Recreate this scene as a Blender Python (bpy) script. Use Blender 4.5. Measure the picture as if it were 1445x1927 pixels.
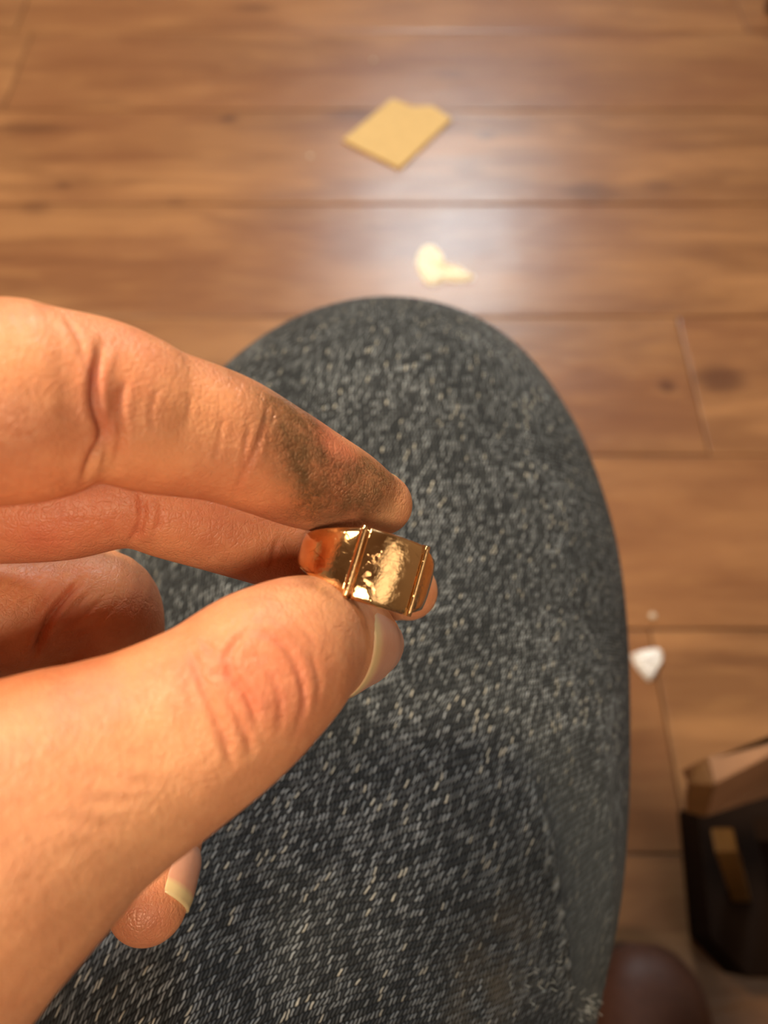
import bpy, bmesh, math, random
import numpy as np
from mathutils import Vector, Matrix
from mathutils.bvhtree import BVHTree

for o in list(bpy.data.objects):
    bpy.data.objects.remove(o)
S = bpy.context.scene
C = S.collection
random.seed(4)
rng = np.random.default_rng(4)

# ------------------------------------------------------------------ camera
H = 0.75                       # height of the phone above the floor
PITCH = 62.0                   # degrees below the horizon
FPX = 1417.0                   # focal length in pixels of a 1445 x 1927 frame
cam_d = bpy.data.cameras.new('camera')
cam = bpy.data.objects.new('camera', cam_d); C.objects.link(cam)
cam.location = (0, 0, H)
cam.rotation_euler = (math.radians(90 - PITCH), 0, 0)
cam_d.sensor_fit = 'VERTICAL'
cam_d.sensor_height = 36.0
cam_d.lens = 36.0 * FPX / 1927.0
cam_d.clip_start = 0.01
cam_d.dof.use_dof = True
cam_d.dof.focus_distance = 0.131
cam_d.dof.aperture_fstop = cam_d.lens / 2.15
S.camera = cam
FW = np.array([0, math.cos(math.radians(PITCH)), -math.sin(math.radians(PITCH))])
UP = np.array([0, math.sin(math.radians(PITCH)), math.cos(math.radians(PITCH))])
RT = np.array([1.0, 0, 0])
CAM = np.array([0, 0, H])

def W(px, py, d):
    """world point seen at (px, py) at depth d along the view axis (measured off the photograph)"""
    return CAM + d * (FW + (px - 722.5) / FPX * RT - (py - 963.5) / FPX * UP)

def FL(px, py, z=0.0):
    """point at height z seen at (px, py)"""
    r = FW + (px - 722.5) / FPX * RT - (py - 963.5) / FPX * UP
    return CAM + r * ((z - H) / r[2])

# ------------------------------------------------------------------ light, exposure
wd = bpy.data.worlds.new('world'); S.world = wd; wd.use_nodes = True
wd.node_tree.nodes['Background'].inputs[0].default_value = (1.0, 0.86, 0.70, 1)
wd.node_tree.nodes['Background'].inputs[1].default_value = 0.22

def area(name, loc, target, size, power, col, shape='DISK', sy=None):
    l = bpy.data.lights.new(name, 'AREA'); l.shape = shape; l.size = size
    if sy: l.size_y = sy
    l.energy = power; l.color = col
    o = bpy.data.objects.new(name, l); C.objects.link(o)
    o.location = loc
    o.rotation_euler = (Vector(target) - Vector(loc)).to_track_quat('-Z', 'Y').to_euler()
    return o
area('desk_lamp_light', (0.04, -0.66, 1.60), (0, 0.06, 0.62), 0.20, 7.8, (1.0, 0.79, 0.56))
area('ceiling_lamp_light', (-0.90, 0.80, 2.45), (-0.2, 0.6, 0.0), 0.45, 70, (1.0, 0.79, 0.52))
area('ring_reflection_light', (1.02, -0.70, 1.72), (0, 0.06, 0.62), 0.85, 3.1, (1.0, 0.86, 0.66), 'RECTANGLE', 0.75)  # added panel without a lamp; puts a tan reflection in the ring face
S.view_settings.view_transform = 'Standard'
S.view_settings.look = 'None'
S.view_settings.exposure = 0.0
S.view_settings.gamma = 1.0
S.view_settings.use_curve_mapping = False
S.cycles.use_denoising = True
S.cycles.max_bounces = 6
S.cycles.caustics_reflective = False
S.cycles.caustics_refractive = False
S.cycles.sample_clamp_indirect = 4.0

# ------------------------------------------------------------------ helpers
def tag(o, label=None, cat=None, group=None, kind=None):
    if label: o['label'] = label
    if cat: o['category'] = cat
    if group: o['group'] = group
    if kind: o['kind'] = kind
    return o

def empty(name, loc=(0, 0, 0)):
    o = bpy.data.objects.new(name, None); C.objects.link(o); o.location = loc
    o.empty_display_size = 0.02
    return o

def link(name, me, mat=None, parent=None, smooth=True):
    o = bpy.data.objects.new(name, me); C.objects.link(o)
    if mat and not me.materials: me.materials.append(mat)
    if parent:
        o.parent = parent
        o.matrix_parent_inverse = Matrix.Translation(-Vector(parent.location))
    if smooth:
        me.polygons.foreach_set('use_smooth', [True] * len(me.polygons))
    return o

def pymesh(name, v, f):
    me = bpy.data.meshes.new(name)
    me.from_pydata([tuple(map(float, p)) for p in v], [], [tuple(int(i) for i in q) for q in f]); me.update()
    return me

def bm_mesh(name, bm, bevel=0.0, seg=2):
    if bevel:
        bmesh.ops.bevel(bm, geom=list(bm.edges), offset=bevel, segments=seg, affect='EDGES', profile=0.7)
    bmesh.ops.recalc_face_normals(bm, faces=bm.faces)
    me = bpy.data.meshes.new(name); bm.to_mesh(me); bm.free()
    return me

def hexa(corners):
    """bmesh of a hexahedron: 4 bottom then 4 top corners, both counter-clockwise from above"""
    bm = bmesh.new()
    v = [bm.verts.new(tuple(map(float, c))) for c in corners]
    for q in ((3, 2, 1, 0), (4, 5, 6, 7), (0, 1, 5, 4), (1, 2, 6, 5), (2, 3, 7, 6), (3, 0, 4, 7)):
        bm.faces.new([v[i] for i in q])
    return bm

def box(x0, x1, y0, y1, z0, z1):
    return hexa([(x0, y0, z0), (x1, y0, z0), (x1, y1, z0), (x0, y1, z0), (x0, y0, z1), (x1, y0, z1), (x1, y1, z1), (x0, y1, z1)])

def prism(pts, z0, z1):
    bm = bmesh.new()
    a = [bm.verts.new((p[0], p[1], z0)) for p in pts]; b = [bm.verts.new((p[0], p[1], z1)) for p in pts]
    n = len(pts)
    bm.faces.new(a[::-1]); bm.faces.new(b)
    for i in range(n): bm.faces.new((a[i], a[(i + 1) % n], b[(i + 1) % n], b[i]))
    return bm

def catmull(P, n):
    """resample rows of P (first three columns are x, y, z) with n steps per span"""
    P = np.asarray(P, float); out = []
    Q = np.vstack([2 * P[0] - P[1], P, 2 * P[-1] - P[-2]])
    for i in range(1, len(Q) - 2):
        p0, p1, p2, p3 = Q[i - 1:i + 3]
        for k in range(n):
            t = k / n
            out.append(.5 * ((2 * p1) + (-p0 + p2) * t + (2 * p0 - 5 * p1 + 4 * p2 - p3) * t * t + (-p0 + 3 * p1 - 3 * p2 + p3) * t ** 3))
    out.append(P[-1])
    return np.array(out)

def nrm(v):
    return v / np.linalg.norm(v)

# ------------------------------------------------------------------ material helpers
class NT:
    def __init__(s, name):
        s.m = bpy.data.materials.new(name); s.m.use_nodes = True
        s.t = s.m.node_tree; s.b = s.t.nodes['Principled BSDF']
    def n(s, typ, **kw):
        nd = s.t.nodes.new(typ)
        for k, v in kw.items(): setattr(nd, k, v)
        return nd
    def put(s, sock, v):
        if isinstance(v, bpy.types.NodeSocket): s.t.links.new(v, sock)
        elif isinstance(v, (tuple, list)) and len(v) == 3 and sock.type == 'RGBA': sock.default_value = (*v, 1)
        else: sock.default_value = v
    def math(s, op, a, b=0.0, c=0.0, clamp=False):
        nd = s.n('ShaderNodeMath', operation=op, use_clamp=clamp)
        for i, v in enumerate((a, b, c)): s.put(nd.inputs[i], v)
        return nd.outputs[0]
    def vmath(s, op, a, b=(0, 0, 0)):
        nd = s.n('ShaderNodeVectorMath', operation=op)
        s.put(nd.inputs[0], a); s.put(nd.inputs[1], b)
        return nd.outputs['Value'] if op in ('LENGTH', 'DISTANCE', 'DOT_PRODUCT') else nd.outputs[0]
    def mix(s, f, a, b, typ='MIX'):
        nd = s.n('ShaderNodeMix', data_type='RGBA', blend_type=typ)
        s.put(nd.inputs[0], f); s.put(nd.inputs[6], a); s.put(nd.inputs[7], b)
        return nd.outputs[2]
    def noise(s, vec, scale, detail=3.0, rough=0.5, out='Fac', dist=0.0):
        nd = s.n('ShaderNodeTexNoise'); s.put(nd.inputs['Vector'], vec)
        nd.inputs['Scale'].default_value = scale; nd.inputs['Detail'].default_value = detail
        nd.inputs['Roughness'].default_value = rough; nd.inputs['Distortion'].default_value = dist
        return nd.outputs[out]
    def step(s, v, a, b, t0=0.0, t1=1.0):
        nd = s.n('ShaderNodeMapRange', interpolation_type='SMOOTHSTEP')
        s.put(nd.inputs[0], v)
        for i, q in enumerate((a, b, t0, t1)): s.put(nd.inputs[i + 1], q)
        return nd.outputs[0]
    def xyz(s, v):
        nd = s.n('ShaderNodeSeparateXYZ'); s.put(nd.inputs[0], v); return nd.outputs
    def comb(s, x, y, z=0.0):
        nd = s.n('ShaderNodeCombineXYZ')
        for i, q in enumerate((x, y, z)): s.put(nd.inputs[i], q)
        return nd.outputs[0]
    def coord(s, what='Object'):
        return s.n('ShaderNodeTexCoord').outputs[what]
    def pos(s):
        return s.n('ShaderNodeNewGeometry').outputs['Position']
    def attr(s, name):
        return s.n('ShaderNodeAttribute', attribute_name=name)
    def bump(s, h, dist, strength=1.0, prev=None):
        nd = s.n('ShaderNodeBump'); s.put(nd.inputs['Height'], h)
        nd.inputs['Distance'].default_value = dist; nd.inputs['Strength'].default_value = strength
        if prev is not None: s.t.links.new(prev, nd.inputs['Normal'])
        return nd.outputs[0]
    def set(s, **kw):
        for k, v in kw.items(): s.put(s.b.inputs[k.replace('_', ' ')], v)
        return s.m

def plain(name, col, rough=0.6, nscale=60, amt=0.25, bump=0.0003, **kw):
    m = NT(name); p = m.coord()
    f = m.noise(p, nscale, 4)
    c = m.mix(m.math('MULTIPLY', f, 1.0), tuple(x * (1 - amt) for x in col), tuple(min(1, x * (1 + amt)) for x in col))
    m.set(Base_Color=c, Roughness=rough, **kw)
    m.put(m.b.inputs['Normal'], m.bump(f, bump))
    return m.m

def mat_skin():
    m = NT('skin'); p = m.coord()
    tint = m.attr('skin_tint').outputs['Color']      # r: redness  g: grime  b: pale
    r, g, b = m.xyz(tint)
    n1 = m.noise(p, 90, 4); n2 = m.noise(p, 500, 3)
    c = m.mix(m.step(n1, .35, .68), (0.63, 0.245, 0.120), (0.77, 0.330, 0.160))
    c = m.mix(m.math('MULTIPLY', m.step(n2, .45, .70), .22), c, (0.84, 0.43, 0.23))
    rr = m.math('MULTIPLY', r, m.step(m.noise(p, 220, 3), .2, .7, .55, 1.0), clamp=True)
    c = m.mix(m.math('MULTIPLY', rr, .75), c, (0.62, 0.145, 0.085))
    c = m.mix(m.math('MULTIPLY', b, .7), c, (0.85, 0.50, 0.26))
    gn = m.noise(p, 420, 5, .65, dist=.6); gm = m.noise(p, 1500, 3, .6)
    gr = m.math('MULTIPLY', g, m.step(m.math('ADD', m.math('MULTIPLY', gn, .7), m.math('MULTIPLY', gm, .3)), .36, .60, .72, 1.0), clamp=True)
    c = m.mix(m.math('MULTIPLY', m.math('MULTIPLY', gr, .84), m.step(m.noise(p, 190, 4, .6), .34, .62, .45, 1.0)), c, (0.170, 0.112, 0.055))
    # fine hair-like cracks of black in the grime
    vo = m.n('ShaderNodeTexVoronoi', feature='DISTANCE_TO_EDGE'); m.put(vo.inputs['Vector'], m.vmath('ADD', p, m.vmath('MULTIPLY', m.noise(p, 600, 2, out='Color'), (.0016, .0016, .0016))))
    vo.inputs['Scale'].default_value = 1000
    crack = m.math('MULTIPLY', m.step(vo.outputs[0], .0, .07, 1, 0), m.math('MULTIPLY', m.step(m.noise(p, 260, 2), .46, .6), m.step(g, .15, .6)))
    c = m.mix(m.math('MULTIPLY', crack, .5), c, (0.02, 0.014, 0.008))
    # skin cells
    v1 = m.n('ShaderNodeTexVoronoi', feature='DISTANCE_TO_EDGE'); m.put(v1.inputs['Vector'], m.vmath('ADD', p, m.vmath('MULTIPLY', m.noise(p, 300, 2, out='Color'), (.002, .002, .002))))
    v1.inputs['Scale'].default_value = 1250
    v2 = m.n('ShaderNodeTexVoronoi', feature='DISTANCE_TO_EDGE'); m.put(v2.inputs['Vector'], m.vmath('MULTIPLY', p, (1, .55, .8)))
    v2.inputs['Scale'].default_value = 620
    h = m.math('ADD', m.math('MULTIPLY', m.step(v1.outputs[0], 0, .25), .6), m.math('MULTIPLY', m.step(v2.outputs[0], 0, .12), .5))
    h = m.math('ADD', h, m.math('MULTIPLY', m.noise(p, 900, 3), .9))
    nb = m.bump(h, .00009, .8)
    nb = m.bump(m.noise(p, 170, 4), .0007, .45, nb)
    rough = m.math('SUBTRACT', m.math('ADD', .50, m.math('MULTIPLY', m.noise(p, 300, 2), -.10)), m.math('MULTIPLY', gr, .22))
    m.put(m.b.inputs['Metallic'], m.math('MULTIPLY', gr, .45))
    m.set(Base_Color=c, Roughness=rough, Normal=nb)
    m.set(Subsurface_Weight=.22, Subsurface_Radius=(1.0, .32, .14), Subsurface_Scale=.0016, Specular_IOR_Level=.45)
    return m.m

def mat_nail():
    m = NT('nail'); p = m.coord(); r, g, b = m.xyz(m.attr('nail_tint').outputs['Color'])
    n = m.noise(p, 700, 3)
    c = m.mix(m.math('MULTIPLY', n, .6), (0.66, 0.31, 0.20), (0.74, 0.40, 0.27))
    c = m.mix(r, c, (0.74, 0.56, 0.29))
    c = m.mix(m.math('MULTIPLY', g, m.step(m.noise(p, 1400, 4), .42, .6)), c, (0.15, 0.11, 0.06))
    m.set(Base_Color=c, Roughness=.30, Normal=m.bump(m.noise(p, 900, 2), .00008, .6), Subsurface_Weight=.1, Subsurface_Scale=.001)
    return m.m

def mat_denim():
    m = NT('denim')
    uvn = m.n('ShaderNodeUVMap'); uvn.uv_map = 'cloth'
    uv = uvn.outputs[0]
    wv = m.noise(m.vmath('MULTIPLY', uv, (1, 1, 0)), 130, 3, out='Color')
    wv2 = m.noise(uv, 700, 2, out='Color')
    uvw = m.vmath('ADD', uv, m.vmath('ADD', m.vmath('MULTIPLY', wv, (.0022, .0022, 0)), m.vmath('MULTIPLY', wv2, (.0004, .0004, 0))))
    u, v, _ = m.xyz(uvw)
    al = math.radians(25)
    kk = m.step(v, .24, .46, -.98, -.30)             # the weave twists a little along the leg
    p = m.math('MULTIPLY', m.math('ADD', v, m.math('MULTIPLY', u, kk)), .80)
    q = m.math('ADD', m.math('MULTIPLY', u, math.cos(al)), m.math('MULTIPLY', v, math.sin(al)))
    r = m.math('DIVIDE', p, .00150)
    fi = m.math('FLOOR', r); fr = m.math('SUBTRACT', r, fi)
    cc = m.math('ADD', m.math('SUBTRACT', m.math('DIVIDE', q, .00092), m.math('MULTIPLY', fr, 1.25)), m.math('MULTIPLY', fi, .37))
    ci = m.math('FLOOR', cc); fc = m.math('SUBTRACT', cc, ci)
    wn = m.n('ShaderNodeTexWhiteNoise', noise_dimensions='2D'); m.put(wn.inputs['Vector'], m.comb(fi, ci))
    rnd = wn.outputs['Value']
    ax = m.math('ABSOLUTE', m.math('SUBTRACT', fc, .5)); ay = m.math('ABSOLUTE', m.math('SUBTRACT', fr, .5))
    dash = m.math('MULTIPLY', m.step(ax, .04, .36, 1, 0), m.step(ay, .30, .50, 1, 0))
    fib = m.noise(m.comb(m.math('MULTIPLY', cc, 3.5), m.math('MULTIPLY', fr, .7), fi), 2.0, 2)
    lum = m.math('ADD', m.math('ADD', m.math('MULTIPLY', m.math('POWER', rnd, 2.2), .85), .03), m.math('MULTIPLY', fib, .10))
    wear = m.step(m.noise(uv, 24, 4), .35, .70, .55, 1.25)
    amt = m.math('MULTIPLY', m.math('MULTIPLY', dash, lum), wear, clamp=True)
    base = m.mix(m.noise(uv, 60, 3), (0.0035, 0.0042, 0.006), (0.010, 0.0125, 0.016))
    warm = m.math('GREATER_THAN', rnd, .965)
    fleck = m.mix(warm, (0.56, 0.61, 0.66), (0.78, 0.76, 0.68))
    c = m.mix(amt, base, fleck)
    # grime stain on the cloth; grey past the seam painted in place of shading
    st = m.attr('cloth_marks_and_shade').outputs['Color']; sr, sg, sb = m.xyz(st)
    c = m.mix(m.math('MULTIPLY', sr, m.step(m.noise(uv, 120, 4), .3, .65)), c, m.mix(dash, (0.048, 0.040, 0.029), (0.13, 0.112, 0.088)))
    c = m.mix(m.math('MULTIPLY', sg, m.step(m.noise(uv, 500, 4), .42, .62)), c, (0.36, 0.38, 0.38))
    c = m.mix(m.math('MULTIPLY', sb, .55), c, (0.085, 0.097, 0.105))
    hgt = m.math('ADD', m.math('MULTIPLY', dash, .7), m.math('MULTIPLY', m.math('SINE', m.math('MULTIPLY', fr, math.pi)), .5))
    nb = m.bump(hgt, .00045, .9)
    nb = m.bump(m.noise(uv, 55, 3), .003, .35, nb)
    m.set(Base_Color=c, Roughness=.82, Normal=nb, Specular_IOR_Level=.25, Sheen_Weight=.07, Sheen_Roughness=.5, Sheen_Tint=(.55, .62, .66))
    return m.m

KNOTS = [(430, 222, .020, .012, .85), (120, 348, .016, .010, .5), (1255, 728, .014, .014, .8), (60, 240, .075, .018, .6), (850, 140, .035, .012, .35), (660, 215, .06, .016, .55),
         (480, 15, .05, .014, .5), (1355, 715, .040, .030, .75), (915, 255, .02, .014, .5), (1110, 360, .05, .03, .5), (1240, 350, .03, .02, .3), (880, 320, .03, .02, .35), (330, 380, .02, .015, .3), (70, 390, .03, .02, .4)]
def mat_wood_floor():
    m = NT('plank_wood'); p = m.pos()
    oi = m.n('ShaderNodeObjectInfo').outputs['Random']
    x, y, z = m.xyz(p)
    off = m.math('MULTIPLY', oi, 37.0)
    g = m.comb(m.math('ADD', m.math('MULTIPLY', x, 1.0), off), m.math('MULTIPLY', y, 6.5), off)
    n1 = m.noise(g, 3.2, 5, .6, dist=.8); n2 = m.noise(g, 14, 4, .6)
    big = m.noise(m.comb(m.math('ADD', x, off), m.math('MULTIPLY', y, 2.2), off), 3.0, 2)
    c = m.mix(m.step(n1, .32, .70), (0.200, 0.092, 0.042), (0.37, 0.185, 0.083))
    c = m.mix(m.math('MULTIPLY', m.step(big, .40, .66), .60), c, (0.165, 0.062, 0.030))
    c = m.mix(m.math('MULTIPLY', m.step(n2, .5, .75), .30), c, (0.46, 0.24, 0.10))
    c = m.mix(m.math('MULTIPLY', oi, .35), c, (0.27, 0.115, 0.048))
    for (px, py, ra, rb, st) in KNOTS:               # knots and dark heartwood in the boards
        k = FL(px, py)
        d = m.vmath('LENGTH', m.vmath('MULTIPLY', m.vmath('SUBTRACT', p, tuple(k)), (1 / ra, 1 / rb, 0)))
        d = m.math('ADD', d, m.math('MULTIPLY', m.math('SUBTRACT', n2, .5), .7))
        c = m.mix(m.step(d, .25, 1.15, st, 0.0), c, (0.085, 0.032, 0.018))
    rough = m.math('ADD', .29, m.math('MULTIPLY', m.noise(p, 9, 3), .08))
    nb = m.bump(m.math('ADD', n2, m.noise(p, 13, 2)), .0012, .5)
    m.set(Base_Color=c, Roughness=rough, Normal=nb, Specular_IOR_Level=.55)
    return m.m

def mat_gold(name, bump=0.00012, rough=.10):
    m = NT(name); p = m.coord()
    n = m.noise(p, 800, 4, .65, dist=1.0); n2 = m.noise(p, 1500, 3, .6); n3 = m.noise(p, 160, 2)
    c = m.mix(n3, (0.92, 0.55, 0.25), (0.96, 0.62, 0.31))
    # fine scratches / pits
    vo = m.n('ShaderNodeTexVoronoi', feature='DISTANCE_TO_EDGE'); m.put(vo.inputs['Vector'], m.vmath('MULTIPLY', p, (1, 1, .6))); vo.inputs['Scale'].default_value = 350
    pit = m.math('MULTIPLY', m.step(vo.outputs[0], 0, .03, 1, 0), m.step(m.noise(p, 240, 2), .55, .66))
    c = m.mix(m.math('MULTIPLY', pit, .6), c, (0.16, 0.07, 0.03))
    nb = m.bump(m.math('ADD', n, m.math('MULTIPLY', n2, .35)), bump, 1.0)
    m.set(Base_Color=c, Metallic=1.0, Roughness=m.math('ADD', rough, m.math('MULTIPLY', n2, .08)), Normal=nb)
    return m.m

M_SKIN = mat_skin(); M_NAIL = mat_nail(); M_DENIM = mat_denim(); M_FLOOR = mat_wood_floor()
M_GOLD = mat_gold('polished_gold', .00005, .07); M_FACE = mat_gold('hammered_gold', .00007, .05)
M_LEATHER = plain('brown_leather', (0.095, 0.034, 0.019), .55, 180, .35, .0004, Specular_IOR_Level=.4)
M_SOLE = plain('dark_rubber', (0.02, 0.013, 0.010), .7, 90)
M_WALL = plain('painted_plaster', (0.34, 0.28, 0.22), .85, 20, .05)

# ------------------------------------------------------------------ room
floor = link('floor', bm_mesh('floor', box(-2.2, 2.2, -2.2, 3.2, -0.05, -0.012)), plain('subfloor_wood', (0.05, 0.026, 0.013), .8), smooth=False)
tag(floor, kind='structure')
PW = 0.2137; PY0 = 0.047; PL = 1.25
rows = range(-6, 15)
bm = box(0.0008, PL - 0.0008, 0.0008, PW - 0.0008, -0.012, 0.0)
plank_me = bm_mesh('plank', bm, .0026, 2)
plank_me.materials.append(M_FLOOR)
JOINT = {0: .277, 1: .74, 2: .383, 3: .60, 4: .62, 5: -.60, 6: .62}
for r in rows:
    j = JOINT.get(r, (r * 0.437) % PL)
    k0 = math.floor((-2.2 - j) / PL)
    x = j + k0 * PL
    while x < 2.2:
        xe = min(x + PL, 2.2); x = max(x, -2.2)       # boards are cut short at the walls
        o = bpy.data.objects.new('plank', plank_me); C.objects.link(o); o.parent = floor
        o.location = (x, PY0 + r * PW, random.uniform(-.0003, .0003))
        o.scale[0] = (xe - x) / PL
        x = xe

# walls and ceiling with one lit window, behind and above the view: what the floor and the gold mirror
wy = 3.2
tag(link('wall_left', bm_mesh('wall_left', box(-2.3, -2.2, -2.2, wy, -.05, 2.6)), M_WALL, smooth=False), kind='structure')
tag(link('wall_right', bm_mesh('wall_right', box(2.2, 2.3, -2.2, wy, -.05, 2.6)), M_WALL, smooth=False), kind='structure')
tag(link('wall_back', bm_mesh('wall_back', box(-2.3, 2.3, -2.3, -2.2, -.05, 2.6)), M_WALL, smooth=False), kind='structure')
tag(link('ceiling', bm_mesh('ceiling', box(-2.3, 2.3, -2.3, wy + .1, 2.6, 2.7)), M_WALL, smooth=False), kind='structure')
WX0, WX1, WZ0, WZ1 = -0.04, 0.66, 1.98, 2.55
bm = bmesh.new()
xs = [-2.3, WX0, WX1, 2.3]; zs = [-.05, WZ0, WZ1, 2.6]
for i in range(3):
    for k in range(3):
        if (i, k) != (1, 1):
            b2 = box(xs[i], xs[i + 1], wy, wy + .1, zs[k], zs[k + 1]); tm = bpy.data.meshes.new('t'); b2.to_mesh(tm); b2.free(); bm.from_mesh(tm)
bmesh.ops.remove_doubles(bm, verts=bm.verts, dist=1e-5)
tag(link('wall_far', bm_mesh('wall_far', bm), M_WALL, smooth=False), kind='structure')
wf = empty('window_1', (WX0, wy + .03, WZ0)); tag(wf, kind='structure')
pm = NT('daylit_pane'); pm.set(Base_Color=(.1, .1, .1), Roughness=.1, Emission_Color=(.80, .94, 1.0), Emission_Strength=66.0)
link('pane', bm_mesh('pane', box(WX0, WX1, wy + .05, wy + .06, WZ0, WZ1)), pm.m, wf, False)
M_FRAME = plain('white_frame_paint', (.6, .58, .54), .5)
for a in ((WX0, WX0 + .03, WZ0, WZ1), (WX1 - .03, WX1, WZ0, WZ1), (WX0 + .03, WX1 - .03, WZ0, WZ0 + .03), (WX0 + .03, WX1 - .03, WZ1 - .03, WZ1)):
    link('frame_bar', bm_mesh('frame_bar', box(a[0], a[1], wy + .01, wy + .05, a[2], a[3])), M_FRAME, wf, False)

# ------------------------------------------------------------------ the person: hand, trousers, shoes
person = empty('person', (0.0, -0.30, 0.0))
tag(person, 'seated person in dark blue jeans and brown shoes, left hand pinching a gold ring', 'person')

class Limb:
    """lofted limb: rows are (px, py, depth, lateral radius mm, dorsal mm, palmar mm) ; dorsal directions in (right, down, towards camera)"""
    def __init__(s, rows, dors, n=10, cap=1.0):
        P = []; D = []
        for r, d in zip(rows, dors):
            P.append(list(W(*r[:3])) + [x / 1000 for x in r[3:6]])
            D.append(d[0] * RT - d[1] * UP - d[2] * FW)
        P = np.array(P); D = np.array(D)
        A = catmull(np.hstack([P, D]), n)
        s.c = A[:, :3]; s.r = A[:, 3:6]
        T = np.gradient(s.c, axis=0); s.T = T / np.linalg.norm(T, axis=1)[:, None]
        # rounded end
        k = 9; th = np.linspace(0, math.pi / 2, k + 1)[1:]
        th[-1] = math.radians(86)
        rr = s.r[-1]; L = rr.mean() * cap
        c2 = s.c[-1] + np.outer(np.sin(th) * L, s.T[-1])
        r2 = np.outer(np.cos(th), rr)
        s.c = np.vstack([s.c, c2]); s.r = np.vstack([s.r, r2])
        s.T = np.vstack([s.T, np.repeat(s.T[-1:], k, 0)])
        Dd = np.vstack([A[:, 6:9], np.repeat(A[-1:, 6:9], k, 0)])
        Dd = Dd - (Dd * s.T).sum(1)[:, None] * s.T
        s.D = Dd / np.linalg.norm(Dd, axis=1)[:, None]
        s.L = np.cross(s.T, s.D)
        seg = np.r_[0, np.cumsum(np.linalg.norm(np.diff(s.c, axis=0), axis=1))]
        s.len = seg
    def ring(s, i, m):
        ph = np.linspace(0, 2 * math.pi, m, endpoint=False)
        b = np.where(np.cos(ph) > 0, s.r[i, 1], s.r[i, 2])
        return s.c[i] + np.outer(s.r[i, 0] * np.sin(ph), s.L[i]) + np.outer(b * np.cos(ph), s.D[i])
    def mesh(s, m=32):
        n = len(s.c); V = np.vstack([s.ring(i, m) for i in range(n)]); F = []
        for i in range(n - 1):
            for j in range(m):
                F.append((i * m + j, i * m + (j + 1) % m, (i + 1) * m + (j + 1) % m, (i + 1) * m + j))
        V = np.vstack([V, s.c[0], s.c[-1]])
        for j in range(m):
            F.append((n * m, (j + 1) % m, j)); F.append((n * m + 1, (n - 1) * m + j, (n - 1) * m + (j + 1) % m))
        return V, F
    def at(s, l, ph, off=0.0):
        """surface point at arc length l from the start and angle ph from dorsal, pushed out by off"""
        l = min(max(l, 0), s.len[-1])
        i = min(np.searchsorted(s.len, l, side='right') - 1, len(s.len) - 2); t = (l - s.len[i]) / (s.len[i + 1] - s.len[i])
        f = lambda A: A[i] * (1 - t) + A[i + 1] * t
        c, r, L, D = f(s.c), f(s.r), f(s.L), f(s.D)
        b = r[1] if math.cos(ph) > 0 else r[2]
        return c + (r[0] + off) * math.sin(ph) * L + (b + off) * math.cos(ph) * D

def mm(hw, d): return hw * d / FPX * 1000
def lrow(px, py, d, hw, k=1.0, kd=1.0): return (px, py, d, mm(hw, d) * 1.0, mm(hw, d) * kd, mm(hw, d) * k)

idx_rows = [lrow(-430, 800, .104, 185), lrow(-220, 775, .100, 185), lrow(0, 760, .099, 194), lrow(90, 757, .101, 183), lrow(178, 753, .104, 156), lrow(240, 771, .106, 147), lrow(295, 792, .109, 139),
            lrow(415, 822, .114, 124), lrow(500, 859, .119, 112), lrow(582, 898, .124, 100), lrow(660, 928, .128, 82), lrow(715, 948, .131, 60)]
di = (0.15, -0.75, -0.65)
index = Limb(idx_rows, [di] * len(idx_rows), cap=1.05)
mid_rows = [lrow(-420, 985, .122, 118), lrow(-200, 965, .124, 104), lrow(0, 958, .126, 104), lrow(120, 955, .127, 100), lrow(240, 942, .129, 90), lrow(330, 965, .132, 90), lrow(440, 998, .137, 87),
            lrow(540, 1030, .142, 84), lrow(640, 1068, .147, 80), lrow(730, 1100, .151, 70), lrow(768, 1112, .153, 56)]
dm = (0.2, -0.6, -0.75)
middle = Limb(mid_rows, [dm] * len(mid_rows))
rin_rows = [lrow(-400, 1120, .142, 110), lrow(-180, 1130, .143, 100), lrow(0, 1153, .143, 122), lrow(110, 1140, .145, 102), lrow(190, 1141, .148, 106), lrow(200, 1228, .154, 110), lrow(240, 1325, .157, 96),
            lrow(285, 1430, .159, 80), lrow(300, 1530, .157, 82), lrow(293, 1610, .152, 82), lrow(284, 1672, .147, 78), lrow(278, 1700, .145, 74)]
dr = [(.1, -.7, -.7)] * 3 + [(.4, -.7, -.6), (.75, -.5, -.5), (.85, -.2, -.5), (.9, 0, -.45), (.92, 0, -.35), (.95, .05, -.1), (.95, .05, .05), (.95, -.05, .1), (.95, -.05, .1)]
ringf = Limb(rin_rows, dr)
pin_rows = [lrow(-380, 1260, .160, 90), lrow(-200, 1265, .160, 92), lrow(-60, 1275, .162, 90), lrow(30, 1305, .165, 82), lrow(80, 1370, .169, 72), lrow(105, 1450, .169, 68),
            lrow(110, 1530, .164, 66), lrow(95, 1590, .158, 62), lrow(80, 1625, .155, 54)]
dp = [(.1, -.7, -.7)] * 3 + [(.6, -.5, -.6), (.8, -.2, -.5), (.9, 0, -.4), (.95, .1, -.1), (.95, .1, .1), (.95, .1, .1)]
pinky = Limb(pin_rows, dp)
thu_rows = [lrow(-330, 1800, .098, 330), lrow(-190, 1690, .095, 345), lrow(-70, 1600, .094, 322, .8), lrow(115, 1490, .097, 255, .8), lrow(215, 1440, .099, 218, .85), lrow(300, 1397, .101, 196, .9), lrow(410, 1330, .103, 177, .9),
            lrow(500, 1257, .106, 161, .9), lrow(565, 1212, .116, 135, .9), lrow(630, 1202, .126, 106, .85), lrow(672, 1205, .133, 84, .8), lrow(696, 1208, .137, 64, .8)]
dt = (.30, .43, .86)
thumb = Limb(thu_rows, [dt] * len(thu_rows), cap=.75)
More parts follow.
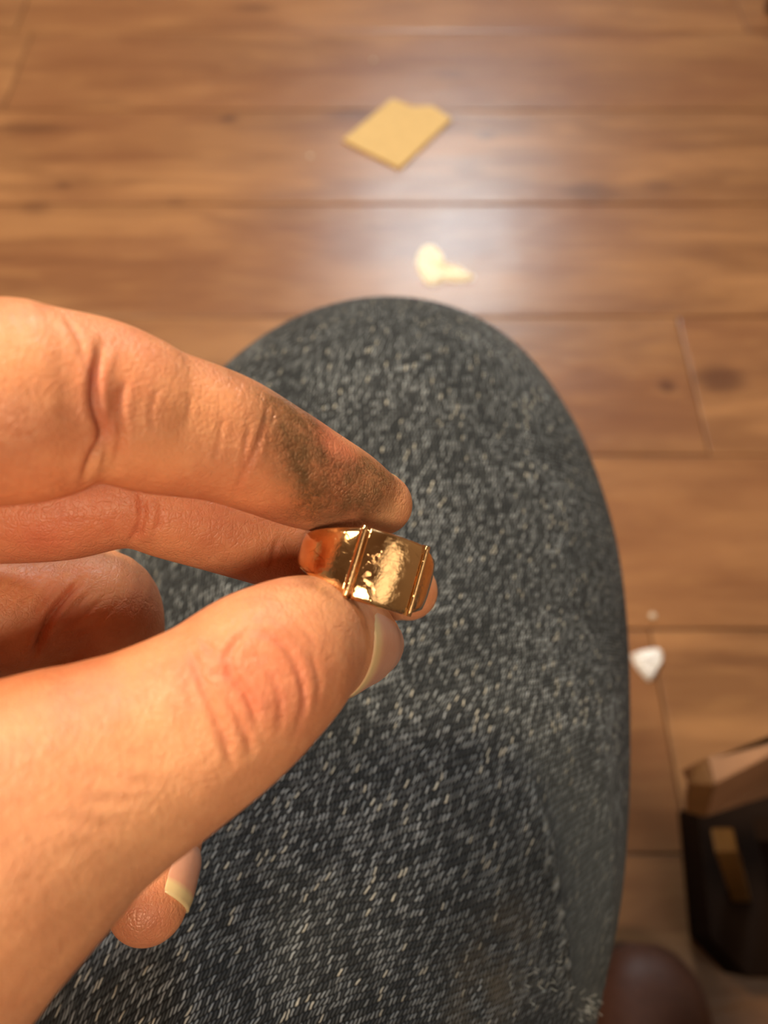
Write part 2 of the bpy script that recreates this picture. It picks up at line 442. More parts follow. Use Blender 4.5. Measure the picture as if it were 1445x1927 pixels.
# palm and wrist: index side towards the camera, little-finger side towards the leg, palm facing right
pal_rows = [(-380, 1010, .130, 34, 11, 13), (-420, 1180, .130, 38, 12, 14), (-450, 1450, .128, 37, 13, 15), (-480, 1750, .122, 32, 14, 15), (-520, 2000, .120, 28, 16, 16),
            (-560, 2300, .122, 26, 20, 20), (-600, 2650, .126, 28, 22, 22)]
palm = Limb(pal_rows, [(-1, 0, .25)] * len(pal_rows))
knuckles = Limb([(-400, 770, .100, 13, 13, 13), (-410, 930, .120, 12, 12, 12), (-400, 1080, .141, 11, 11, 11), (-370, 1230, .159, 10, 10, 10)], [(-1, 0, .2)] * 4)
web = Limb([(-440, 900, .106, 9, 9, 9), (-400, 1150, .112, 11, 11, 11), (-320, 1450, .110, 15, 15, 15), (-250, 1650, .104, 18, 18, 18)], [(-1, 0, .2)] * 4)

V = []; F = []; off = 0
for L in (index, middle, ringf, pinky, thumb, palm, knuckles, web):
    v, f = L.mesh(); V.append(v); F += [tuple(i + off for i in q) for q in f]; off += len(v)
raw = pymesh('hand_raw', np.vstack(V), F)
ob = bpy.data.objects.new('hand_raw', raw); C.objects.link(ob)
md = ob.modifiers.new('remesh', 'REMESH'); md.mode = 'VOXEL'; md.voxel_size = 0.00058; md.adaptivity = 0
bpy.context.view_layer.update()
ev = ob.evaluated_get(bpy.context.evaluated_depsgraph_get())
hand_me = bpy.data.meshes.new_from_object(ev)
bpy.data.objects.remove(ob)
hand_me.name = 'hand'
nv = len(hand_me.vertices)
co = np.empty(nv * 3); hand_me.vertices.foreach_get('co', co); co = co.reshape(-1, 3)
ed = np.empty(len(hand_me.edges) * 2, int); hand_me.edges.foreach_get('vertices', ed); ed = ed.reshape(-1, 2)
deg = np.bincount(ed.ravel(), minlength=nv)[:, None]
def lap(x):
    s = np.zeros_like(x)
    for k in range(x.shape[1]):
        s[:, k] = np.bincount(ed[:, 0], x[ed[:, 1], k], nv) + np.bincount(ed[:, 1], x[ed[:, 0], k], nv)
    return s / deg
for it in range(5):
    co = co + .5 * (lap(co) - co)
    co = co - .51 * (lap(co) - co) if it % 2 else co
hand_me.vertices.foreach_set('co', co.ravel()); hand_me.update()
bvh = BVHTree.FromPolygons([tuple(p) for p in co], [tuple(p.vertices) for p in hand_me.polygons])
def hit(px, py):
    d = W(px, py, 1.0) - CAM
    h = bvh.ray_cast(Vector(CAM), Vector(d).normalized(), 0.5)[0]
    return None if h is None else np.array(h)

def normals():
    n = np.empty(nv * 3); hand_me.vertices.foreach_get('normal', n); return n.reshape(-1, 3)

def seg_dist(P, poly):
    """distance of each vertex to a 3-D polyline, and position along it 0..1"""
    best = np.full(len(P), 9.0); par = np.zeros(len(P)); n = len(poly) - 1
    for i in range(n):
        a, b = poly[i], poly[i + 1]; ab = b - a; t = np.clip(((P - a) @ ab) / max(ab @ ab, 1e-12), 0, 1)
        d = np.linalg.norm(P - (a + t[:, None] * ab), axis=1); k = d < best
        best[k] = d[k]; par[k] = (i + t[k]) / n
    return best, par

# creases of the skin: polylines along the folds, width mm, depth mm
CREASES = [
    # first finger, middle joint and end joint
    ([(196, 640), (180, 700), (178, 760), (192, 815), (168, 870), (158, 912)], .9, .80), ([(238, 705), (224, 770), (228, 830), (216, 890)], .7, .45), ([(212, 740), (202, 820), (190, 880)], .6, .35),
    ([(507, 748), (500, 790), (482, 845), (456, 900), (440, 946)], .6, .32), ([(520, 765), (508, 800), (500, 840)], .5, .25), ([(470, 790), (460, 850), (450, 900)], .5, .18),
    ([(120, 590), (150, 640), (165, 700)], .7, .22), ([(300, 725), (285, 770), (288, 830)], .5, .14), ([(420, 770), (412, 830), (402, 880)], .5, .14), ([(360, 745), (352, 800)], .5, .10), ([(90, 575), (130, 590), (190, 598)], .6, .2),
    # second finger
    ([(262, 925), (268, 960), (262, 995), (246, 1022)], .8, .6), ([(303, 940), (302, 975), (292, 1005)], .6, .35), ([(524, 1010), (515, 1040), (508, 1075)], .6, .4), ([(60, 992), (150, 978), (200, 985)], .4, .12), ([(40, 1020), (150, 1015)], .4, .12),
    # third finger, fold of the bent joint
    ([(158, 1085), (128, 1118), (98, 1155), (76, 1200), (60, 1248)], .9, 1.0), ([(100, 1070), (60, 1105), (30, 1150)], .6, .25), ([(75, 1072), (35, 1110), (8, 1150)], .6, .22), ([(55, 1072), (15, 1105)], .6, .2),
    ([(120, 1080), (85, 1120), (60, 1160)], .6, .25), ([(180, 1108), (140, 1140), (105, 1180)], .5, .18), ([(200, 1120), (160, 1155), (120, 1185)], .5, .18), ([(218, 1140), (170, 1180), (130, 1200)], .5, .15), ([(195, 1070), (150, 1075), (125, 1095)], .5, .18),
    # thumb knuckle
    ([(468, 1183), (440, 1215), (430, 1238), (438, 1272), (460, 1300), (478, 1335), (488, 1370)], .75, .60), ([(358, 1208), (368, 1250), (388, 1300), (410, 1345), (428, 1395), (436, 1440)], .75, .42),
    ([(425, 1300), (440, 1335), (462, 1380), (478, 1420)], .6, .36), ([(470, 1182), (508, 1194), (540, 1220), (562, 1262), (572, 1312), (566, 1352), (548, 1400)], .7, .36), ([(430, 1240), (400, 1225), (372, 1190)], .6, .3),
    ([(438, 1272), (405, 1268), (388, 1250)], .5, .22), ([(500, 1255), (520, 1290), (528, 1330), (524, 1380)], .6, .22), ([(455, 1240), (482, 1235), (505, 1250)], .5, .22), ([(395, 1330), (412, 1380), (440, 1440)], .6, .25), ([(340, 1235), (352, 1290), (375, 1350)], .7, .2), ([(585, 1230), (600, 1280), (596, 1330)], .6, .18),
    ([(540, 1150), (575, 1185), (600, 1230)], .6, .14), ([(320, 1300), (345, 1360), (370, 1420)], .7, .14), ([(100, 1440), (170, 1460), (240, 1470), (330, 1480)], .8, .14), ([(120, 1490), (200, 1510), (280, 1500)], .8, .12), ([(60, 1540), (140, 1545), (230, 1560)], .8, .12), ([(180, 1400), (240, 1420), (300, 1440)], .8, .12),
]
nr = normals()
disp = np.zeros(nv); red = np.zeros(nv); grime = np.zeros(nv); pale = np.zeros(nv)
for pts, w, dep in CREASES:
    dense = catmull(np.array([(a, b, 0.0) for a, b in pts]), 5)
    poly = [h for h in (hit(a, b) for a, b, _ in dense) if h is not None]
    if len(poly) < 3: continue
    lo = np.min(poly, 0) - .006; hi = np.max(poly, 0) + .006
    sel = np.where(((co > lo) & (co < hi)).all(1))[0]
    d, t = seg_dist(co[sel], poly); w = w / 1000
    fade = np.clip(np.minimum(t, 1 - t) * 5, .15, 1)
    disp[sel] += 1.35 * (-dep * np.exp(-(d / (w * .55)) ** 2) + .30 * dep * np.exp(-((d - w * 1.5) / (w * .9)) ** 2)) * fade / 1000
    red[sel] += np.clip(dep, 0, .7) * .9 * np.exp(-(d / (w * 1.3)) ** 2) * fade
co = co + nr * disp[:, None]
def blob(arr, px, py, r, s, stretch=None):
    h = hit(px, py)
    if h is None: return
    arr += s * np.exp(-(np.linalg.norm(co - h, axis=1) / (r / 1000)) ** 2)
for b in [(628, 840, 4.6, 1.0), (660, 872, 3.0, .8), (600, 800, 3, .3), (470, 1240, 7, .45), (520, 1300, 6, .35), (390, 1270, 5, .25), (240, 640, 5, .40), (150, 1000, 8, .45), (50, 1030, 8, .5), (180, 700, 4, .3), (470, 850, 4, .25), (290, 1740, 7, .5), (240, 1170, 8, .15), (380, 970, 6, .2), (60, 1300, 8, .35), (160, 1290, 7, .3), (640, 985, 4, .3)]:
    blob(red, *b)
for b in [(575, 800, 5, .7), (620, 860, 5, .85), (560, 870, 4.5, .55), (660, 900, 4.5, .75), (705, 915, 4.5, .65), (520, 760, 4, .6), (560, 775, 4, .6), (690, 870, 3, .6), (735, 910, 3, .6), (600, 930, 4.5, .55), (640, 950, 4, .6), (560, 965, 4, .4), (450, 710, 4, .35), (570, 1085, 3, .5), (600, 1105, 2.5, .6), (500, 800, 4, .35), (700, 950, 3, .4), (260, 1745, 5, .25), (735, 905, 4, .5), (600, 840, 5, .6)]:
    blob(grime, *b)
for b in [(735, 960, 3, .5), (300, 850, 6, .25), (185, 880, 3.0, .8), (420, 880, 5, .25), (200, 1130, 5, .3), (150, 1650, 12, .3), (300, 1500, 10, .25), (20, 1180, 5, .4)]:
    blob(pale, *b)
h0 = hit(628, 842)
grime *= 1 - .85 * np.exp(-(np.linalg.norm(co - h0, axis=1) / .0040) ** 2)
hand_me.vertices.foreach_set('co', co.ravel()); hand_me.update()
ca = hand_me.color_attributes.new('skin_tint', 'FLOAT_COLOR', 'POINT')
ca.data.foreach_set('color', np.stack([np.clip(red, 0, 1), np.clip(grime, 0, 1), np.clip(pale, 0, 1), np.ones(nv)], 1).astype(np.float32).ravel())
hand_me.materials.clear()
hand = link('hand', hand_me, M_SKIN, person)
hand['label'] = 'left hand pinching the ring, fingertips smudged with grime'

def nail(limb, l0, l1, ph, name='fingernail', lab=None, band='tip', lift=.00035, phc=0.0, taper=.0):
    """curved nail plate lying on the back of the finger end, with its own thickness"""
    nu, nw = 16, 14; top = []; bot = []; tint = []
    for i in range(nu + 1):
        t = i / nu
        for j in range(nw + 1):
            a = (j / nw * 2 - 1)
            l = l0 + (l1 - l0) * (t * (1 - .10 * a * a) + .06 * a * a * (1 - t))
            w = ph * (1 - taper * t)
            sink = .0007 * abs(a) ** 4 + .0005 * max(0, 1 - t * 6)
            top.append(limb.at(l, phc + a * w, lift - sink)); bot.append(limb.at(l, phc + a * w, lift - sink - .0007))
            if band == 'tip': r = 1.0 if t > .80 else 0.0; g = .45 if t > .90 and a < -.2 else 0.0
            else: r = max(0.0, 1 - abs(t - .07) / .13); g = .25 if abs(a) > .9 else 0.0
            tint.append((r, g, 0, 1))
    n = len(top); F = []; s = nw + 1
    for i in range(nu):
        for j in range(nw):
            q = (i * s + j, i * s + j + 1, (i + 1) * s + j + 1, (i + 1) * s + j)
            F.append(q); F.append(tuple(x + n for x in q[::-1]))
    rim = [i for i in range(s)] + [i * s + nw for i in range(1, nu + 1)] + [nu * s + j for j in range(nw - 1, -1, -1)] + [i * s for i in range(nu - 1, 0, -1)]
    for a, b in zip(rim, rim[1:] + rim[:1]): F.append((a, a + n, b + n, b))
    me = pymesh(name, top + bot, F)
    bm = bmesh.new(); bm.from_mesh(me); bmesh.ops.recalc_face_normals(bm, faces=bm.faces); bm.to_mesh(me); bm.free()
    c = me.color_attributes.new('nail_tint', 'FLOAT_COLOR', 'POINT')
    c.data.foreach_set('color', np.array(tint + tint, np.float32).ravel())
    o = link(name, me, M_NAIL, hand)
    if lab: o['label'] = lab
    return o
nail(thumb, thumb.len[-1] - .0235, thumb.len[-1] - .0012, math.radians(60), 'thumbnail', 'pinkish thumbnail with a cream band along its base', 'base', .0005, -.22)
nail(ringf, ringf.len[-1] - .0172, ringf.len[-1] - .0066, math.radians(52), 'fingernail', 'short fingernail with a cream free edge under the thumb', 'tip', .0005)
nail(index, index.len[-1] - .0130, index.len[-1] - .0030, math.radians(50)); nail(middle, middle.len[-1] - .0130, middle.len[-1] - .0030, math.radians(50)); nail(pinky, pinky.len[-1] - .0105, pinky.len[-1] - .0030, math.radians(50))

# ---- trouser legs: lofted cloth with real circumference / length coordinates for the weave
def trouser(name, path, n=16, m=420, folds=True):
    A = catmull(np.array(path), n); c = A[:, :3]; R = A[:, 3:5]
    T = np.gradient(c, axis=0); T /= np.linalg.norm(T, axis=1)[:, None]
    X = np.array([1.0, 0, 0])
    Lx = X - (T @ X)[:, None] * T; Lx /= np.linalg.norm(Lx, axis=1)[:, None]
    N = np.cross(Lx, T)                          # outward: up on the thigh, forward on the shin
    seg = np.r_[0, np.cumsum(np.linalg.norm(np.diff(c, axis=0), axis=1))]
    ph = np.linspace(-math.pi, math.pi, m + 1)
    V = []; UV = []
    for i in range(len(c)):
        r = np.ones(m + 1)
        s = seg[i]
        if folds:
            r = r + .010 * np.sin(2 * ph + 6 * s) + .006 * np.sin(3 * ph - 14 * s + 1)
            # side seam: a raised welt and the step of the felled edge
            a0 = SEAM(s)
            r = r + (.012 * np.exp(-((ph - a0 + .02) / .030) ** 2) - .034 / (1 + np.exp(-(ph - a0 - .03) / .012)) * np.exp(-((ph - a0) / .35) ** 2)) * UPTO(s)
            r = r + .010 * np.exp(-((ph - 1.034 + 11.5 * (s - .339)) / .030) ** 2) * UPTO(s - .01)
        V.append(c[i] + np.outer(R[i, 0] * r * np.sin(ph), Lx[i]) + np.outer(R[i, 1] * r * np.cos(ph), N[i]))
        UV += [(p * .076, s) for p in ph]
    V = np.vstack(V); s = m + 1; F = []
    for i in range(len(c) - 1):
        for j in range(m):
            F.append((i * s + j, (i + 1) * s + j, (i + 1) * s + j + 1, i * s + j + 1))
    me = pymesh(name, V, F)
    # wall thickness: copy inside
    uvl = me.uv_layers.new(name='cloth'); UV = np.array(UV)
    li = np.empty(len(me.loops), int); me.loops.foreach_get('vertex_index', li)
    uvl.data.foreach_set('uv', UV[li].astype(np.float32).ravel())
    return me, V, UV

def SEAM(s): return min(1.30, .585 - 11.8 * (s - .3428))
def UPTO(s): return 1 / (1 + np.exp((s - .343) / .005))
thigh_path = [(-.052, -.30, .492, .093, .078), (-.046, -.20, .488, .091, .076), (-.036, -.10, .485, .088, .075), (-.033, -.03, .485, .087, .074), (-.0135, .03, .484, .0895, .072),
              (-.0075, .085, .482, .0945, .069), (-.004, .130, .479, .094, .068), (-.001, .166, .471, .087, .067), (.003, .196, .447, .077, .067), (.005, .209, .40, .069, .067), (.005, .204, .33, .064, .067),
              (.004, .198, .24, .060, .068), (.004, .195, .16, .062, .070), (.004, .194, .09, .064, .075), (.004, .194, .055, .065, .078)]
me, Vt, UVt = trouser('trouser_leg', thigh_path)
def marks(me, V, UV, items):
    c = np.zeros((len(V), 4), np.float32); c[:, 3] = 1
    for ch, px, py, z, r, s in items:
        q = np.array(FL(px, py, z)); c[:, ch] += s * np.exp(-(np.linalg.norm(V - q, axis=1) / r) ** 2)
    ph = UV[:, 0] / .076; s = UV[:, 1]
    sm = np.minimum(1.30, .585 - 11.8 * (s - .3428)); c[:, 1] += .8 * np.exp(-((ph - sm + .02) / .013) ** 2) * UPTO(s + .004); c[:, 2] += .95 * np.clip((ph - sm - .02) / .06, 0, 1) * UPTO(s)
    a = me.color_attributes.new('cloth_marks_and_shade', 'FLOAT_COLOR', 'POINT'); a.data.foreach_set('color', np.clip(c, 0, 1).ravel())
marks(me, Vt, UVt, [(0, 960, 1770, .545, .008, .6), (0, 915, 1850, .545, .009, .55), (0, 890, 1910, .545, .008, .5), (1, 1005, 1850, .545, .0045, .8), (1, 1040, 1835, .54, .004, .5)])
leg = link('trouser_leg', me, M_DENIM, person)
leg['label'] = 'left jeans leg of dark blue denim, bent at the knee under the hand'
sol = leg.modifiers.new('cloth_thickness', 'SOLIDIFY'); sol.thickness = .0012; sol.offset = -1
right_path = [(.22, -.32, .492, .086, .078), (.26, -.20, .488, .082, .075), (.305, -.08, .480, .077, .068), (.318, -.035, .450, .068, .066), (.312, -.045, .39, .064, .068), (.285, -.12, .28, .062, .064), (.255, -.20, .17, .062, .064), (.238, -.25, .09, .062, .066)]
me2, V2, UV2 = trouser('trouser_leg', right_path, n=8, m=96, folds=False)
marks(me2, V2, UV2, [])
leg2 = link('trouser_leg', me2, M_DENIM, person)
sol = leg2.modifiers.new('cloth_thickness', 'SOLIDIFY'); sol.thickness = .0012; sol.offset = -1
# frayed threads at the edge of the side seam
M_FRAY = plain('pale_thread', (.42, .42, .38), .9, 400, .2, .0)
bm = bmesh.new()
hb = BVHTree.FromPolygons([tuple(p) for p in Vt], [tuple(p.vertices) for p in me.polygons])
for k in range(150):
    cx, cy, sg = random.choice([(1098, 1888, 9), (1098, 1888, 9), (1000, 1850, 22), (1020, 1835, 18), (1092, 1905, 10)])
    d = W(random.gauss(cx, sg), random.gauss(cy, sg), 1) - CAM
    h = hb.ray_cast(Vector(CAM), Vector(d).normalized(), .6)
    if h[0] is None: continue
    p = Vector(h[0]); n = Vector(h[1]);
    if n.dot(Vector(d)) > 0: n = -n
    t = Vector((random.gauss(0, 1), random.gauss(0, 1), random.gauss(0, .5))).normalized()
    q = [p, p + n * .0006 + t * .0009, p + n * .0009 + t * .0018 + Vector((random.gauss(0, .0004), random.gauss(0, .0004), 0))]
    sd = t.cross(n).normalized() * .00008
    prev = None
    for a in q:
        cur = [bm.verts.new(a + sd), bm.verts.new(a - sd), bm.verts.new(a + n * .00012)]
        if prev:
            for i in range(3): bm.faces.new((prev[i], prev[(i + 1) % 3], cur[(i + 1) % 3], cur[i]))
        prev = cur
fr = link('frayed_thread', bm_mesh('frayed_thread', bm), M_FRAY, leg); fr['kind'] = 'stuff'

# ---- shoes: upper lofted along the foot, sole, welt, laces
def shoe(loc, rz, lab=None):
    root = empty('shoe', loc); root.rotation_euler[2] = rz
    root.parent = person; root.matrix_parent_inverse = Matrix.Translation(-Vector(person.location))
    if lab: root['label'] = lab
    # rows: y along the foot (toe at 0, heel at -.29): half width, height of the top, side fullness
    rows = [(-.002, .010, .030), (-.008, .024, .042), (-.022, .038, .052), (-.045, .047, .058), (-.075, .050, .064), (-.105, .049, .075), (-.135, .045, .092), (-.165, .041, .105), (-.20, .038, .110), (-.235, .036, .112), (-.265, .034, .112), (-.285, .025, .108), (-.290, .010, .100)]
    A = catmull(np.array([(r[0], r[1], r[2]) for r in rows]), 4)
    m = 28; V = []; F = []
    for y, w, h in A:
        for j in range(m):
            a = math.pi * j / (m - 1)
            cx = math.cos(a); sx = math.sin(a)
            V.append((w * math.copysign(abs(cx) ** .75, cx), y, .020 + (h - .020) * sx ** .8))
    for i in range(len(A) - 1):
        for j in range(m - 1): F.append((i * m + j, i * m + j + 1, (i + 1) * m + j + 1, (i + 1) * m + j))
    F.append(tuple(range(m))); F.append(tuple(range((len(A) - 1) * m, len(A) * m))[::-1])
    for i in range(len(A) - 1): F.append((i * m, (i + 1) * m, (i + 1) * m + m - 1, i * m + m - 1))
    me = pymesh('upper', V, F); bm = bmesh.new(); bm.from_mesh(me); up = link('upper', bm_mesh('upper', bm), M_LEATHER)
    up.parent = root
    out = [(w + .004, y) for y, w, h in A]; pts = [(x, y) for x, y in out] + [(-x, y) for x, y in out[::-1]]
    s = link('sole', bm_mesh('sole', prism(pts, 0, .019), .002), M_SOLE, smooth=False); s.parent = root
    w2 = [(w + .003, y) for y, w, h in A if y > -.2]
    pts = [(x, y) for x, y in w2] + [(-x, y) for x, y in w2[::-1]]
    wl = link('welt', bm_mesh('welt', prism(pts, .019, .0225), .001), M_LEATHER, smooth=False); wl.parent = root
    for k, y in enumerate((-.112, -.130, -.148, -.166)):
        z = float(np.interp(-y, [-r[0] for r in rows], [r[2] for r in rows])) + .0015
        P = np.array([(-.022, y, z - .010), (-.012, y - .004, z - .0005), (0, y - .006, z + .0018), (.012, y - .004, z - .0005), (.022, y, z - .010)]); P = catmull(P, 3)
        bm = bmesh.new(); prev = None
        for p in P:
            cur = [bm.verts.new((p[0], p[1] + .0022 * math.cos(b), p[2] + .0022 * math.sin(b))) for b in np.linspace(0, 2 * math.pi, 7)[:-1]]
            if prev:
                for i in range(6): bm.faces.new((prev[i], prev[(i + 1) % 6], cur[(i + 1) % 6], cur[i]))
            else: bm.faces.new(cur)
            prev = cur
        bm.faces.new(prev[::-1])
        l = link('lace', bm_mesh('lace', bm), M_SOLE); l.parent = root
    return root
toe = FL(1226, 1785, .045)
shoe((toe[0], toe[1] + .005, 0), math.radians(-4), 'brown leather right shoe resting on the floor at the lower right')
shoe((.004, .335, 0), 0.0)

# ------------------------------------------------------------------ the signet ring
RD = .1235                                         # depth of the hoop's centre
rc = W(687, 1069.3, RD)
def cdir(r, dn, cm): return nrm(r * RT - dn * UP - cm * FW)
axis = cdir(.276, -.955, -.128)                      # along the finger hole
fn = cdir(.3206, .10, .93); fn = nrm(fn - (fn @ axis) * axis)      # the way the face looks
side = np.cross(axis, fn)                          # to the right in the photo
RO = .0111
HALF = .526
def ring_w(a):
    a = abs(a)
    if a < HALF: return .0110
    t = min(1.0, (a - HALF) / math.radians(90)); return .0110 + (.0046 - .0110) * (t ** .85)
def rp(a, z, r): return rc + side * (r * math.sin(a)) + fn * (r * math.cos(a)) + axis * z
signet = empty('signet_ring', tuple(rp(math.pi, 0, RO)))
tag(signet, 'polished gold signet ring with a hammered face held between thumb and forefinger', 'ring')
def sweep(name, a0, a1, n, prof, mat, closed=False, lab=None):
    """prof(angle) -> closed list of (radius, axial) pairs"""
    V = []; F = []; k = None
    for i in range(n + (0 if closed else 1)):
        a = a0 + (a1 - a0) * i / n; pr = prof(a); k = len(pr)
        V += [rp(a, z, r) for r, z in pr]
    m = n if closed else n
    for i in range(m):
        i2 = (i + 1) % n if closed else i + 1
        for j in range(k): F.append((i * k + j, i * k + (j + 1) % k, i2 * k + (j + 1) % k, i2 * k + j))
    if not closed: F.append(tuple(range(k))); F.append(tuple(range(n * k, (n + 1) * k))[::-1])
    me = pymesh(name, V, F); bm = bmesh.new(); bm.from_mesh(me)
    o = link(name, bm_mesh(name, bm), mat, signet)
    if lab: o['label'] = lab
    return o
def band_prof(a):
    w = ring_w(a) / 2; th = .0015 + .0006 * max(0, math.cos(a)); f = abs(a) < HALF + .02
    ro = RO - (.0005 if f else 0); ri = .0094; e = .00035
    zs = np.linspace(-w + e, w - e, 13)
    out = [(ro - .0004 * (abs(z) / w) ** 3, z) for z in zs]
    out = [(ro - .0009, -w)] + out + [(ro - .0009, w)]
    out += [(ri + .0003, w - .0001), (ri, w - e)] + [(ri, z) for z in np.linspace(w - 2 * e, -w + 2 * e, 5)] + [(ri, -w + e), (ri + .0003, -w + .0001)]
    return out
sweep('band', -math.pi, math.pi, 240, band_prof, M_GOLD, True)
R_ = np.random.default_rng(9)
ph_ = R_.uniform(0, 6.28, (6, 2)); fq_ = R_.uniform(250, 1100, (6, 2))
def wob(a, z):                                     # the hand-worked unevenness of the face
    x = a * RO; s = 0
    for k in range(6): s += math.sin(fq_[k, 0] * x + ph_[k, 0] + 1.3 * math.sin(fq_[k, 1] * z * .7 + ph_[k, 1])) * math.sin(fq_[k, 1] * z + ph_[k, 1]) / (1 + k * .4)
    return s * .000012
def face_prof(a):
    w = .0056; out = []
    for z in np.linspace(-w, w, 48):
        e = min(1, (w - abs(z)) / .0005); ea = min(1, (HALF - .085 - abs(a)) / .02)
        out.append((RO + .00022 + wob(a, z) - .0005 * (1 - math.sqrt(max(0, 1 - (1 - e) ** 2))) - .0003 * (1 - max(0, ea)) - .0003 * (z / w) ** 4 + .0006 * (1 - (a / HALF) ** 2) * 0, z))
    return out + [(RO - .0007, w), (RO - .0007, -w)]
sweep('face_plate', -HALF + .085, HALF - .085, 72, face_prof, M_FACE, False, 'slightly hammered bright gold face')
for sgn in (-1, 1):
    a0 = sgn * (HALF - .022)
    def ridge_prof(a, a0=a0):
        q = math.sqrt(max(0, 1 - ((a - a0) / .046) ** 2)); w = .0056
        return [(RO - .0006, -w), (RO + .00042 * q, -w), (RO + .00050 * q, -w * .9), (RO + .00050 * q, 0), (RO + .00050 * q, w * .9), (RO + .00042 * q, w), (RO - .0006, w)]
    sweep('ridge', a0 - .045, a0 + .045, 10, ridge_prof, M_GOLD, False, 'raised bar along the edge of the face')

# ------------------------------------------------------------------ things on the floor
# tan card with a notched far edge
pts = [FL(*p)[:2] for p in [(645, 268), (752, 322), (850, 228), (812, 203), (775, 206), (738, 190)]]
bm = prism(pts, .0005, .0045)
cb = link('cardboard_piece', bm_mesh('cardboard_piece', bm, .0008), plain('tan_card', (.62, .43, .19), .8, 90, .12), smooth=False)
tag(cb, 'tan square piece of card with a notched corner lying on the wood floor', 'card')

def scrap(name, outline, z, col, label, cat, seed, amp=.006):
    """crumpled scrap: a filled outline with a ridged, lifted surface and thickness"""
    q = np.array([FL(*p)[:2] for p in outline]); c = q.mean(0); R = np.random.default_rng(seed)
    ring = catmull(np.hstack([np.vstack([q, q[:1]]), np.zeros((len(q) + 1, 1))]), 4)[:-1, :2]
    n = len(ring); V = []; F = []; levels = [1.0, .82, .6, .38, .16]
    for k, s in enumerate(levels):
        for i, p in enumerate(ring):
            w = c + (p - c) * s
            h = .0012 if k == 0 else .0012 + amp * (.35 + .65 * R.random()) * (1 - .3 * s)
            V.append((w[0], w[1], h + z))
    V.append((c[0], c[1], z + amp))
    for k in range(len(levels) - 1):
        for i in range(n): F.append((k * n + i, k * n + (i + 1) % n, (k + 1) * n + (i + 1) % n, (k + 1) * n + i))
    for i in range(n): F.append(((len(levels) - 1) * n + i, (len(levels) - 1) * n + (i + 1) % n, len(V) - 1))
    b0 = len(V); V += [(p[0], p[1], z + .0002) for p in ring]
    for i in range(n): F.append((b0 + i, b0 + (i + 1) % n, (i + 1) % n, i))
    F.append(tuple(b0 + i for i in range(n))[::-1])
    me = pymesh(name, V, F); bm = bmesh.new(); bm.from_mesh(me)
    o = link(name, bm_mesh(name, bm), plain(name + '_paper', col, .75, 200, .06), smooth=False)
    return tag(o, label, cat)
scrap('crumpled_tissue', [(783, 495), (792, 470), (812, 462), (830, 478), (838, 500), (862, 506), (892, 522), (868, 532), (838, 530), (812, 538), (792, 522)], 0, (.95, .90, .78), 'crumpled cream scrap of tissue on the floor just beyond the knee', 'tissue', 3, .008)
scrap('paper_scrap', [(1186, 1232), (1210, 1224), (1240, 1222), (1246, 1240), (1236, 1262), (1222, 1282), (1206, 1268), (1194, 1252)], 0, (.86, .86, .90), 'small crumpled white paper scrap on the floor right of the knee', 'paper', 5, .009)
for (px, py, r, lab) in [(703, 116, 11, 'pale round speck of debris behind the tan card near the top'), (1226, 1160, 12, 'pale speck of debris above the white paper scrap'), (584, 296, 11, 'pale speck of debris left of the tan card')]:
    p = FL(px, py); bm = bmesh.new(); bmesh.ops.create_icosphere(bm, subdivisions=2, radius=r * .75 / FPX * .55)
    for v in bm.verts: v.co *= 1 + random.uniform(-.18, .18); v.co.z *= .6
    zmin = min(v.co.z for v in bm.verts)
    for v in bm.verts: v.co += Vector((p[0], p[1], -zmin + .0004))
    tag(link('debris_crumb', bm_mesh('debris_crumb', bm), plain('crumb_dust', (.66, .56, .46), .7), smooth=True), lab, 'crumb', 'crumbs on the floor')

# low wooden bench at the right edge
bench = empty('wooden_bench', (.33, .03, 0))
tag(bench, 'low wooden bench with a pale sloped front at the right edge beside the shoe', 'bench')
M_BEN = plain('planed_wood', (.30, .155, .085), .55, 25, .25)
M_DARK = plain('shade_dark_wood', (.014, .006, .003), .85, 25, .3, Specular_IOR_Level=.15)  # near-black colour carries the shade below the bench
ZT = .22
A = FL(1345, 1476, ZT); B = FL(1500, 1394, ZT); Cc = FL(1333, 1424, ZT); Cd = FL(1500, 1388, ZT)
ux = nrm((B - A) * np.array([1, 1, 0])); uy = nrm((Cc - A) * np.array([1, 1, 0])); 
A2 = A + (B - A) * 3.0; C1 = Cc; C2 = Cc + (Cd - Cc) * 3.0 + uy * .004
dn = np.array([.0, -.0, -.055]); SB = FL(1330, 1537, ZT - .055)
link('seat', bm_mesh('seat', hexa([SB, SB + (FL(1500, 1482, ZT - .055) - SB) * 3, C2 + dn, C1 + dn, A, A2, C2, C1]), .002), M_BEN, bench, False)
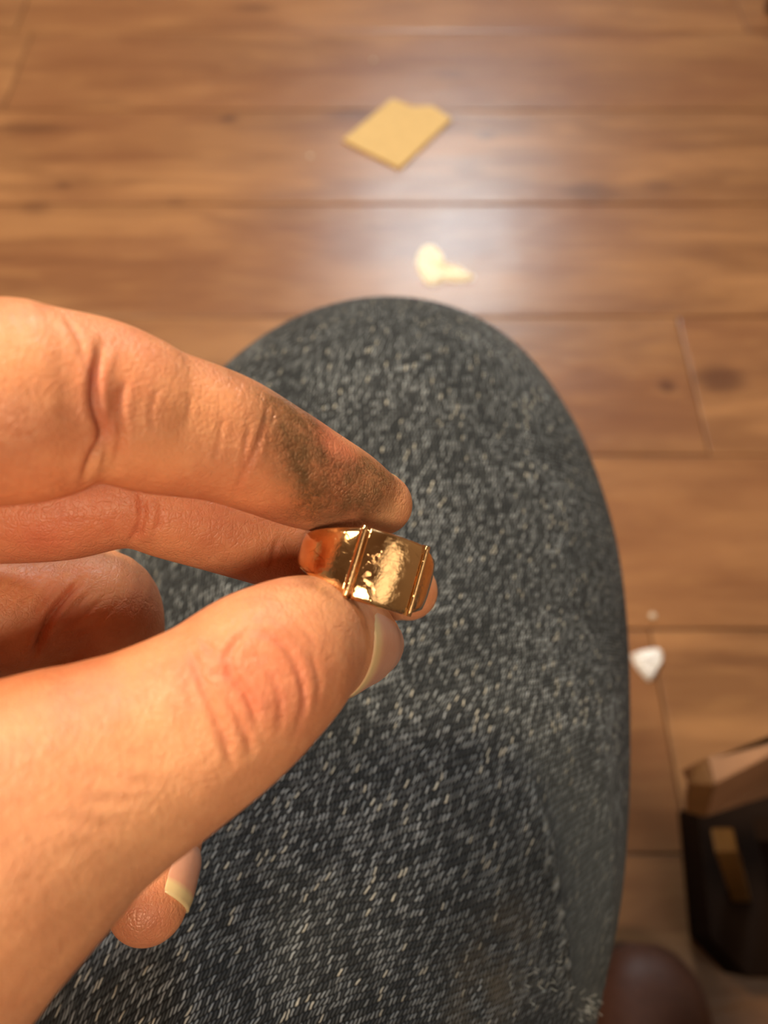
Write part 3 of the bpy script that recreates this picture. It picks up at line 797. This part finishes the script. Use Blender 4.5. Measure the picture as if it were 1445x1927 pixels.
link('end_block', bm_mesh('end_block', hexa([FL(1290, 1528, ZT - .06), FL(1329, 1540, ZT - .06), FL(1324, 1500, ZT - .06), FL(1288, 1492, ZT - .06), FL(1298, 1474, ZT - .012), FL(1344, 1478, ZT - .002), FL(1331, 1426, ZT - .002), FL(1300, 1446, ZT - .012)]), .002), plain('brown_end_grain', (.17, .075, .022), .6), bench, False)
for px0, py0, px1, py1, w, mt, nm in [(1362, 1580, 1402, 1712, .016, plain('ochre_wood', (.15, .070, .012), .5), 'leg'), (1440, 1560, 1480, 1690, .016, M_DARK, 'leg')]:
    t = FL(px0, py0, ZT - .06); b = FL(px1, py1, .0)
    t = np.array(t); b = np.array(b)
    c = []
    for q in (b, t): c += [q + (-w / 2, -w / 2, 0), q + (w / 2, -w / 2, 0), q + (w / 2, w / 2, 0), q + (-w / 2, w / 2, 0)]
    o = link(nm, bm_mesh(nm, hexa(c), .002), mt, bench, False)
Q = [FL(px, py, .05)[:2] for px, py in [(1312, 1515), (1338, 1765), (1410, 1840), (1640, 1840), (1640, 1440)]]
link('shade_slab', bm_mesh('shade_slab', prism(Q, .0, .05), .002), M_DARK, bench, False)  # added slab, outlined to the dark area; paints the shade under the seat

# small table whose leg just enters the top right corner
tb = empty('side_table', (.70, 1.45, 0)); tag(tb, 'dark brown wooden table leg just entering the top right corner', 'table')
M_TAB = plain('walnut_wood', (.12, .055, .02), .45, 30, .3)
lx, ly = FL(1447, 20)[:2]
lx += .008
def turned(x, y):
    bm = bmesh.new(); prev = None
    for z, r in [(0, .016), (.03, .020), (.10, .022), (.35, .026), (.60, .024), (.70, .028)]:
        cur = [bm.verts.new((x + r * math.cos(b), y + r * math.sin(b), z)) for b in np.linspace(0, 2 * math.pi, 17)[:-1]]
        if prev:
            for i in range(16): bm.faces.new((prev[i], prev[(i + 1) % 16], cur[(i + 1) % 16], cur[i]))
        else: bm.faces.new(cur[::-1])
        prev = cur
    bm.faces.new(prev); return bm
for dx in (0, .45):
    for dy in (0, .35): link('leg', bm_mesh('leg', turned(lx + dx, ly + dy)), M_TAB, tb)
link('table_top', bm_mesh('table_top', box(lx - .02, lx + .48, ly - .03, ly + .38, .70, .725), .003), M_TAB, tb, False)
